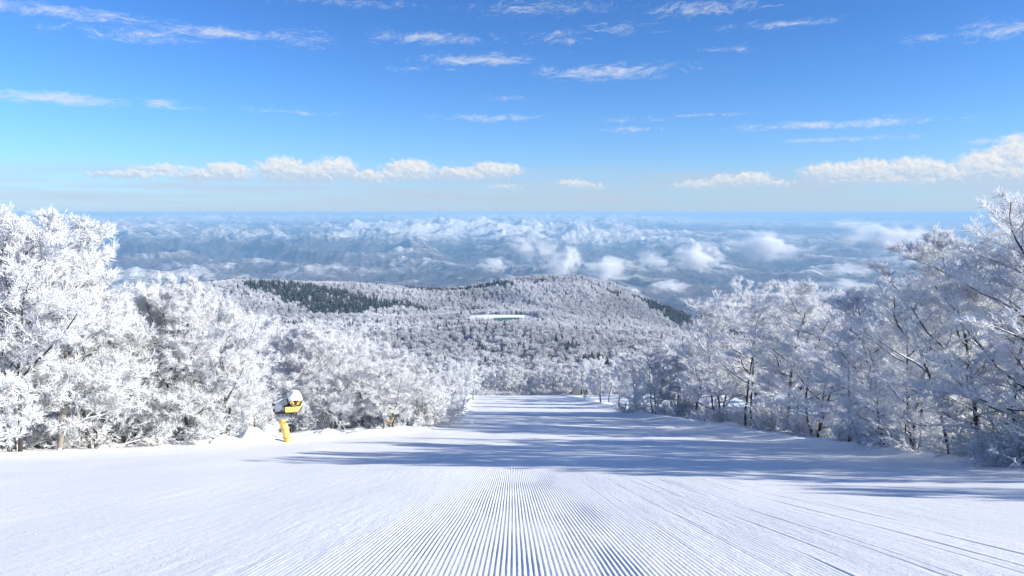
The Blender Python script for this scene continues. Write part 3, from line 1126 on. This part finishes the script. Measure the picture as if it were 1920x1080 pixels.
def forests():
    rng = np.random.default_rng(12)
    # jittered rows, closer together near by
    P = []
    y = 238.0
    while y < 2100:
        s = 3.9 + 1.2 * sstep(300, 1200, y)
        w = 0.80 * y + 40
        xs = np.arange(-w, w, s)
        P.append(np.stack([xs + rng.uniform(-.5, .5, len(xs)) * s, y + rng.uniform(-.5, .5, len(xs)) * s], -1))
        y += s
    P = np.concatenate(P)
    x, y = P[:, 0], P[:, 1]
    z = G(x, y)
    gap = ((np.abs(x - POND[0]) < 52) & (y > 1066) & (y < 1150)) | ((y > 1040) & (y <= 1066) & (np.abs(x - POND[0] - 4) < 10 + 16 * (y - 1040) / 26))
    thin = perlin(x / 90, y / 90, 51)
    keep = ~gap & (rng.uniform(0, 1, len(x)) < 0.95 - 0.35 * (thin > .25))
    con = fbm(x / 120, y / 120, 3, 55)

    def area(px0, px1, py0, py1, soft=14):
        px = 960 + FPX * x / y * 1.0
        c, s = math.cos(PITCH), math.sin(PITCH)
        zz = z + 5 - EYE
        py = 540 - FPX * (y * s + zz * c) / (y * c - zz * s)
        return ((px > px0) & (px < px1) & (py > py0) & (py < py1), px, py)
    belt = np.zeros(len(x), bool)
    # the dark belts: world areas read off the hill sides
    belt |= (gauss(x, y, -310, 1290, 190, 120) + .55 * con) > .52
    belt |= (gauss(x, y, -110, 1540, 110, 60) + .3 * con) > .34
    belt |= (gauss(x, y, 370, 1380, 120, 280) + .45 * con) > .50
    belt |= con > .52
    belt |= (gauss(x, y, 60, 520, 60, 18) + .3 * con) > .62
    isdark = belt & (rng.uniform(0, 1, len(x)) < .95) | (rng.uniform(0, 1, len(x)) < .03)
    f = keep & ~isdark
    d = keep & isdark
    pts = np.stack([x, y, z], -1)
    lowwood = 1 - 0.5 * gauss(x, y, POND[0] + 4, 1000, 46, 70)
    sc = lowwood * rng.uniform(.55, 1.3, len(x)) * (0.92 + .25 * thin)
    fr = [far_tree(s, 'frost') for s in (1, 2, 3, 4)]
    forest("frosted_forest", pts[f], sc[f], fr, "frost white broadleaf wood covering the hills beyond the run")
    co = [far_tree(s, 'conifer') for s in (5, 6, 7)]
    forest("conifer_forest", pts[d], sc[d] * 1.05, co, "dark blue green conifer belts on the hills beyond the run")
    print("forest", f.sum(), d.sum())


forests()


# ------------------------------------------------------------------ the pond on the hill
def pond():
    m, n, p, o = material("pond_water")
    co = n.new('ShaderNodeTexCoord').outputs['Object']
    n.set(p.inputs['Base Color'], n.mix(n.noise(co, 0.09, 3, .6), (0.01, 0.10, 0.12), (0.09, 0.17, 0.05)))
    p.inputs['Roughness'].default_value = 0.35
    p.inputs['Specular IOR Level'].default_value = 0.12
    b = n.new('ShaderNodeBump'); b.inputs['Strength'].default_value = .4; b.inputs['Distance'].default_value = .3
    n.set(b.inputs['Height'], n.noise(co, .8, 3, .6)); n.set(p.inputs['Normal'], b.outputs[0])
    cx, cy = POND
    a = np.linspace(0, 2 * np.pi, 48, endpoint=False)
    r = 1 + .12 * np.sin(2 * a + 1) + .08 * np.sin(3 * a)
    vs = np.stack([cx + 4 + 22 * r * np.cos(a), cy - 2 + 22 * r * np.sin(a), np.full(48, -159.4)], -1)
    vs = np.concatenate([vs, [[cx + 4, cy - 2, -159.4]]])
    t = [(k, (k + 1) % 48, 48) for k in range(48)]
    o = obj("pond_water", mesh_np("pond_water", vs, None, t), m)
    tag(o, "small green blue pond water on the hill", None, kind="structure")
    # the snowed bank behind the water
    u = np.linspace(-1, 1, 60); v = np.linspace(0, 1, 8)
    U, Vv = np.meshgrid(u, v)
    hgt = 2.6 * (1 - np.abs(U) ** 3) * (1 + .12 * perlin(U * 5, Vv * 2, 3))
    X = cx - 4 + 50 * U; Y = cy + 18 + 16 * Vv + 6 * U ** 2; Z = -160.2 + hgt * Vv - .4 * U
    o = obj("snow_bank", mesh_np("snow_bank", np.stack([X, Y, Z], -1), grid_faces(*X.shape)), M_GROUND)
    tag(o, "bright snow bank behind the pond", None, kind="structure")


pond()


# ------------------------------------------------------------------ things by the run
M_YELLOW = flat_mat("yellow_pad", (0.80, 0.53, 0.13), 0.55, 0.12, 3.0, 0, .3)
M_YPAINT = flat_mat("yellow_paint", (0.82, 0.60, 0.17), 0.4, 0.08, 3.0)
M_ORANGE = flat_mat("orange_paint", (0.50, 0.30, 0.10), 0.5, 0.12, 4.0)
M_STEEL = flat_mat("grey_steel", (0.30, 0.34, 0.40), 0.45, 0.15, 5.0, 0.4)
M_DARK = flat_mat("black_rubber", (0.018, 0.02, 0.024), 0.6, 0.2, 5.0)
M_CAP = flat_mat("lying_snow", (0.88, 0.90, 0.92), 0.75, 0.04, 3.0, 0, .8)


def prism(poly, y0, y1, bev=0.0):
    """outline in x, z pushed from y0 to y1"""
    k = len(poly)
    vs = [(x, y0, z) for x, z in poly] + [(x, y1, z) for x, z in poly]
    me = bpy.data.meshes.new("prism")
    fs = [tuple(range(k))[::-1], tuple(range(k, 2 * k))] + [(i, (i + 1) % k, k + (i + 1) % k, k + i) for i in range(k)]
    me.from_pydata(vs, [], [f[::-1] for f in fs])
    if bev:
        import bmesh
        bm = bmesh.new(); bm.from_mesh(me)
        bmesh.ops.recalc_face_normals(bm, faces=bm.faces)
        bmesh.ops.bevel(bm, geom=list(bm.edges), offset=bev, segments=2, affect='EDGES', profile=.5)
        bm.to_mesh(me); bm.free()
    return me


def pipe(pts, r, sides=8):
    pts = np.array(pts, float)
    k = np.linspace(0, len(pts) - 1, 5 * len(pts))
    sm = np.stack([np.interp(k, np.arange(len(pts)), pts[:, i]) for i in range(3)], -1)
    for _ in range(3):
        sm[1:-1] = (sm[:-2] + 2 * sm[1:-1] + sm[2:]) / 4
    v, q = tubes(sm[None], [r], [r], sides)
    return mesh_np("pipe", v, q)


def lathe(prof, n=28, axis='y'):
    """profile (radius, along axis) turned round the axis"""
    a = np.linspace(0, 2 * np.pi, n, endpoint=False)
    P = np.array(prof)
    v = np.zeros((len(P), n, 3))
    v[..., 0] = P[:, 0:1] * np.cos(a); v[..., 2] = P[:, 0:1] * np.sin(a); v[..., 1] = P[:, 1:2]
    idx = np.arange(len(P) * n).reshape(len(P), n)
    q = np.stack([idx[:-1], np.roll(idx[:-1], -1, 1), np.roll(idx[1:], -1, 1), idx[1:]], -1).reshape(-1, 4)
    return mesh_np("turned", v, q)


def snow_gun():
    x, y = hit(540, 829)
    k = y / 45.0
    e = bpy.data.objects.new("snow_gun", None)
    COL.objects.link(e)
    e.location = (x, y, float(G(x, y)) - .04)
    s = k * 0.97
    e.scale = (s, s, s)
    e.rotation_euler = (0, 0, math.atan2(-x, y) * 0.6)
    tag(e, "yellow snow gun on a leaning padded post left of the run", "snow gun")
    # post: square pad standing on its corner, leaning left
    me = bpy.data.meshes.new("post")
    vs = []
    for z, dx in ((-.5, .10), (0, 0.0), (.8, -.15), (1.62, -.33)):
        for a in (0, 90, 180, 270):
            vs.append((dx + .27 * math.cos(R(a + 8)), .27 * math.sin(R(a + 8)), z))
    fs = [(4 * r + c, 4 * r + (c + 1) % 4, 4 * r + 4 + (c + 1) % 4, 4 * r + 4 + c) for r in range(3) for c in range(4)] + [(12, 13, 14, 15)]
    me.from_pydata(vs, [], fs)
    import bmesh
    bm = bmesh.new(); bm.from_mesh(me)
    bmesh.ops.bevel(bm, geom=[ed for ed in bm.edges if abs((ed.verts[0].co - ed.verts[1].co).z) > .3], offset=.05, segments=2, affect='EDGES')
    bm.to_mesh(me); bm.free()
    post = obj("padded_post", me, M_YELLOW, e)
    for z in (.35, .95, 1.42):
        st = lathe([(.20, -.025), (.285, -.025), (.285, .025), (.20, .025)], 4)
        o = obj("strap", st, M_ORANGE, post, (-.19 * z, 0, z))
        o.rotation_euler = (R(90), 0, R(8))
    # bracket on top of the post
    br = obj("bracket", prism([(-.66, 2.02), (.26, 2.02), (.10, 1.80), (-.08, 1.58), (-.58, 1.55), (-.68, 1.75)], -.16, .2, .03), M_STEEL, e)
    for bx in (-.5, -.25, 0.0):
        o = obj("bolt", lathe([(0, -.03), (.035, -.03), (.035, .02)], 8), M_DARK, br, (bx, -.17, 1.85))
    obj("platform", prism([(-.74, 2.10), (.72, 2.10), (.66, 2.025), (-.72, 2.025)], -.42, .42, .01), M_DARK, e)
    obj("tray", prism([(-.08, 2.11), (.70, 2.11), (.98, 2.48), (.92, 2.50), (-.08, 2.47)], -.42, .38, .03), M_YPAINT, e)
    # housing of the fan, snowed over, to the left
    h = obj("fan_housing", prism([(-.72, 2.12), (-.12, 2.12), (-.06, 2.5), (.10, 2.62), (.06, 2.98), (-.18, 2.96), (-.76, 2.62), (-.80, 2.40)], -.30, .36, .05), M_STEEL, e)
    obj("lying_snow", prism([(-.82, 2.62), (-.18, 2.975), (.06, 2.99), (.04, 3.05), (-.22, 3.05), (-.70, 2.76)], -.30, .34, .035), M_CAP, h)
    for bx, bz in ((-.78, 2.66), (-.76, 2.28), (-.30, 2.17)):
        obj("bracket_foot", prism([(bx - .07, bz - .10), (bx + .10, bz - .08), (bx + .06, bz + .06), (bx - .05, bz + .08)], -.36, -.28, .01), M_DARK, h)
    obj("rail", pipe([(-.86, -.32, 2.56), (-.84, -.32, 2.86), (-.40, -.32, 3.05), (.05, -.32, 3.14)], .018), M_DARK, e)
    # the barrel
    b = obj("barrel", lathe([(0, .36), (.30, .36), (.37, .26), (.41, .05), (.415, -.30), (.395, -.38), (.36, -.38), (.35, -.26), (0, -.24)], 32), M_YPAINT, e, (.50, -.02, 2.93))
    b.rotation_euler = (R(4), 0, R(14))
    for yy, rr in ((-.385, .405), (.27, .385)):
        obj("rim", lathe([(rr - .03, yy - .03), (rr + .03, yy - .03), (rr + .03, yy + .03), (rr - .03, yy + .03), (rr - .03, yy - .03)], 32), M_DARK, b)
    for a in (200, 235, 305, 340):
        obj("nozzle", lathe([(0, -.47), (.05, -.46), (.06, -.36), (.06, -.2)], 10), M_YPAINT, b, (.24 * math.cos(R(a)), 0, .24 * math.sin(R(a))))
    obj("fan_hub", lathe([(0, -.46), (.08, -.44), (.11, -.34), (.11, -.2)], 14), M_DARK, b, (0, 0, -.22))
    # thick cap of snow over the upper half
    n = 22; v = []
    for j, yy in enumerate(np.linspace(-.47, .40, 9)):
        for i in range(n):
            a = math.pi * (-.02 + 1.04 * i / (n - 1))
            rr = .43 + .08 * math.sin(a) * (1 - (abs(yy) / .6) ** 3) + .012 * math.sin(7 * a + j)
            v.append((rr * math.cos(a) * .98, yy, rr * math.sin(a)))
    q = grid_faces(9, n)
    k0 = len(v)
    v.append((0, -.475, .02)); v.append((0, .405, .02))
    t = [(k0, i + 1, i) for i in range(n - 1)] + [(k0 + 1, 8 * n + i, 8 * n + i + 1) for i in range(n - 1)]
    obj("snow_cap", mesh_np("snow_cap", v, q, t), M_CAP, b)
    obj("motor_cover", prism([(-.20, 2.46), (.90, 2.46), (.84, 2.56), (-.14, 2.56)], -.36, .32, .02), M_DARK, e)
    for pts in ([(.30, -.2, 2.05), (.26, -.25, 1.8), (.10, -.22, 1.55), (-.16, -.2, 1.32)],
                [(.64, -.2, 2.05), (.58, -.25, 1.75), (.48, -.25, 1.56), (.34, -.24, 1.60), (.18, -.22, 1.55)],
                [(-.72, -.2, 2.1), (-.72, -.22, 1.8), (-.62, -.2, 1.6), (-.45, -.2, 1.5)], [(.98, -.3, 2.46), (.86, -.32, 2.2), (.62, -.3, 2.06)]):
        obj("hose", pipe(pts, .022), M_DARK, e)


snow_gun()


def hydrant():
    x, y = hit(721, 804)
    e = bpy.data.objects.new("water_hydrant", None)
    COL.objects.link(e)
    e.location = (x, y, float(G(x, y)))
    s = y / 62
    e.scale = (s, s, s)
    tag(e, "small yellowish water hydrant with a curved orange hose by the left trees", "hydrant")
    v, q = tubes(np.array([[[.0, 0, -.3], [0, 0, .4], [-.02, 0, 1.0]]]), [.14], [.12], 10)
    obj("post", mesh_np("post", v, q), M_PALEBARK, e)
    obj("valve_box", prism([(-.2, .95), (.2, .95), (.2, 1.22), (-.16, 1.26)], -.14, .14, .03), M_STEEL, e)
    obj("lying_snow", prism([(-.2, 1.23), (.2, 1.225), (.14, 1.36), (-.1, 1.38)], -.15, .15, .04), M_CAP, e)
    h = obj("hose", pipe([(.18, -.02, .85), (.42, -.05, .62), (.66, -.05, .74), (.78, -.05, 1.02), (.72, -.05, 1.30), (.5, 0, 1.42)], .075), M_ORANGE, e)
    obj("coupling", pipe([(.80, -.05, 1.06), (.77, -.05, 1.3), (.70, -.05, 1.38)], .088), M_DARK, h)


hydrant()


def mounds():
    spec = [(474, 822, 1.7, .75, "rounded heap of snow left of the snow gun"), (505, 818, 1.1, .95, "steep heap of snow right beside the snow gun's post"),
            (420, 829, 1.5, .45, "low flat heap of snow at the foot of the left trees"), (612, 812, 1.6, .4, "long low heap of snow right of the snow gun")]
    for k, (px, py, w, h, lab) in enumerate(spec):
        x, y = hit(px, py)
        r = np.linspace(0, 1, 12); a = np.linspace(0, 2 * np.pi, 30, endpoint=False)
        A, RR = np.meshgrid(a, r)
        X = RR * w * (1 + .25 * perlin(np.cos(A) * 1.5, np.sin(A) * 1.5, k)) * np.cos(A); Y = RR * w * .8 * np.sin(A)
        Z = h * np.exp(-(RR * 1.75) ** 2) * (1 + .5 * fbm(X * 1.4, Y * 1.4, 3, 30 + k)) + .12 * fbm(X * 3, Y * 3, 2, 60 + k) * (1 - RR) - .12 * RR ** 2
        idx = np.arange(12 * 30).reshape(12, 30)
        q = np.stack([idx[:-1], np.roll(idx[:-1], -1, 1), np.roll(idx[1:], -1, 1), idx[1:]], -1).reshape(-1, 4)
        o = obj("snow_mound", mesh_np("snow_mound", np.stack([X, Y, Z], -1), q[:, ::-1]), M_GROUND, None, (x, y, float(G(x, y))))
        tag(o, lab, "snow heap", "heaps of snow near the snow gun")


mounds()


def fallen_branches():
    spec = [(176, 842, 3.6, .5, "fallen frosted branch leaning up to the right in the left trees"), (214, 840, 3.2, .9, "arched frosted branch bent down to the snow in the left trees"),
            (250, 838, 2.8, .35, "thin frosted branch lying across the snow under the left trees"), (1875, 877, 2.2, .4, "short bent frosted branch at the foot of the rightmost trees")]
    for k, (px, py, L, bend, lab) in enumerate(spec):
        x, y = hit(px, py)
        rng = np.random.default_rng(80 + k)
        b = grow(rng, np.array([[0, 0, -.1]]), np.array([[1.0, .15, .75]]), np.array([L]), 9, -bend * .12, .09)
        v, q = tubes(b, [.05], [.018], 6)
        e = bpy.data.objects.new("fallen_branch", None)
        COL.objects.link(e)
        e.location = (x, y - .3, float(G(x, y - .3)))
        obj("wood", mesh_np("wood", v, q), M_STEM, e)
        p, d, l2 = children(rng, b, np.array([L]), 12, .2, 1, .7, .3, .1, .3)
        b2 = grow(rng, p, d, l2, 4, -.02, .12)
        fv, fq = tubes(b2, np.full(len(l2), .022), np.full(len(l2), .012), 3)
        p, d, l3 = children(rng, b2, np.full(len(l2), .28), 8, .1, 1, .8, .3, .1, 1.0)
        sv, stt = spikes(p, unit(d), l3, np.full(len(l3), .02), rng)
        obj("frost", mesh_np("frost", np.concatenate([fv, sv]), fq, stt + len(fv), False), M_FROST, e)
        tag(e, lab, "branch")


fallen_branches()


# ------------------------------------------------------------------ the air
def haze():
    m = bpy.data.materials.new("pale_air")
    m.use_nodes = True
    t = m.node_tree
    for nd in list(t.nodes):
        if nd.type != 'OUTPUT_MATERIAL':
            t.nodes.remove(nd)
    v = t.nodes.new('ShaderNodeVolumePrincipled')
    v.inputs['Color'].default_value = (0.285, 0.525, 0.79, 1)
    v.inputs['Absorption Color'].default_value = (.10, .10, .10, 1)
    v.inputs['Density'].default_value = 8.5e-5
    v.inputs['Anisotropy'].default_value = 0.0
    t.links.new(v.outputs[0], t.nodes['Material Output'].inputs['Volume'])
    s, z0, z1 = 97000, -760, 9
    vs = [(x, y, z) for z in (z0, z1) for x, y in ((-s, -s), (s, -s), (s, s), (-s, s))]
    q = [(0, 3, 2, 1), (4, 5, 6, 7), (0, 1, 5, 4), (1, 2, 6, 5), (2, 3, 7, 6), (3, 0, 4, 7)]
    o = obj("haze", mesh_np("haze", vs, q, smooth=False), m)
    tag(o, "pale blue air between the run and the horizon", None, kind="stuff")


haze()


# ------------------------------------------------------------------ low clouds lying over the valley
def low_clouds():
    m = bpy.data.materials.new("valley_mist")
    m.use_nodes = True
    t = m.node_tree
    for nd in list(t.nodes):
        if nd.type != 'OUTPUT_MATERIAL':
            t.nodes.remove(nd)
    n = NT(t)
    co = n.new('ShaderNodeTexCoord').outputs['Object']
    oi = n.new('ShaderNodeObjectInfo')
    rnd = oi.outputs['Random']
    ln = n.new('ShaderNodeVectorMath', operation='LENGTH')
    n.set(ln.inputs[0], co)
    w = n.noise(n.vadd(n.vmul(co, (1.5, 1.0, 1.2)), n.xyz(n.mul(rnd, 40), n.mul(rnd, 17), 0)), 1.35, 6, 0.6, 0.6)
    f = n.add(n.mul(n.sub(1.0, ln.outputs['Value']), 1.0), n.mul(n.sub(w, 0.49), 3.6))
    f = n.mul(n.step(f, 0.20, 1.25), n.step(ln.outputs['Value'], 1.0, 0.7))
    thick = n.new('ShaderNodeAttribute', attribute_type='OBJECT', attribute_name='thick').outputs['Fac']
    v = n.new('ShaderNodeVolumePrincipled')
    v.inputs['Color'].default_value = (.97, .98, 1, 1)
    v.inputs['Absorption Color'].default_value = (1, 1, 1, 1)
    v.inputs['Anisotropy'].default_value = 0.0
    n.set(v.inputs['Density'], n.mul(f, thick))
    t.links.new(v.outputs[0], t.nodes['Material Output'].inputs['Volume'])
    # (picture x, y, half width, half height, distance, thickness, label)
    spec = [(1310, 482, 56, 36, 4920, 1.0, "white low cloud, second from the left of the bright ones over the valley"),
            (1445, 462, 104, 36, 5700, 1.0, "broad white low cloud over the middle of the right valley"),
            (1665, 452, 112, 44, 5400, 1.1, "largest white low cloud, beside the tall right trees"),
            (1052, 490, 50, 42, 4560, .8, "upright puff of low cloud above the hill's rounded top"),
            (1000, 468, 60, 36, 5040, .3, "thin veil of mist left of the upright puff of cloud"),
            (1142, 505, 72, 30, 4440, .85, "low cloud just right of the hill's rounded top"),
            (1257, 537, 50, 16, 3840, .7, "small flat low cloud close above the right end of the hill"),
            (1600, 420, 48, 13, 7000, .5, "faint cloud tuft near the horizon on the right"),
            (925, 495, 44, 18, 4560, .5, "small wisp of mist left of the hill's rounded top"),
            (1182, 548, 26, 14, 3600, .7, "tiny puff of cloud touching the hill's right shoulder"),
            (1600, 508, 54, 14, 4560, .45, "small thin cloud below the largest low cloud"),
            (1590, 532, 84, 14, 4080, .45, "long flat mist streak above the right trees"),
            (1222, 486, 40, 24, 5160, .4, "faint wisp between two bright low clouds")]
    nb = 14
    th = np.linspace(0.02, np.pi - .02, nb); ph = np.linspace(0, 2 * np.pi, 22, endpoint=False)
    T, Pp = np.meshgrid(th, ph, indexing='ij')
    vs = np.stack([np.sin(T) * np.cos(Pp), np.sin(T) * np.sin(Pp), np.cos(T)], -1)
    idx = np.arange(nb * 22).reshape(nb, 22)
    q = np.stack([idx[:-1], idx[1:], np.roll(idx[1:], -1, 1), np.roll(idx[:-1], -1, 1)], -1).reshape(-1, 4)
    base = mesh_np("low_cloud", vs, q)
    import bmesh
    bm = bmesh.new(); bm.from_mesh(base)
    bmesh.ops.holes_fill(bm, edges=[e for e in bm.edges if e.is_boundary])
    bmesh.ops.recalc_face_normals(bm, faces=bm.faces)
    bm.to_mesh(base); bm.free()
    base.materials.append(m)
    for px, py, w, h, dist, th, lab in spec:
        d = ray(px, py)
        p = d * dist + np.array([0, 0, EYE])
        k = dist / FPX
        o = obj("low_cloud", base, None, None, p)
        o.scale = (w * k, min(w, 60) * k * .8, h * k)
        o['thick'] = th * 4.8 / (min(w, 60) * k * .8)
        tag(o, lab, "cloud", "low clouds over the valley")


low_clouds()
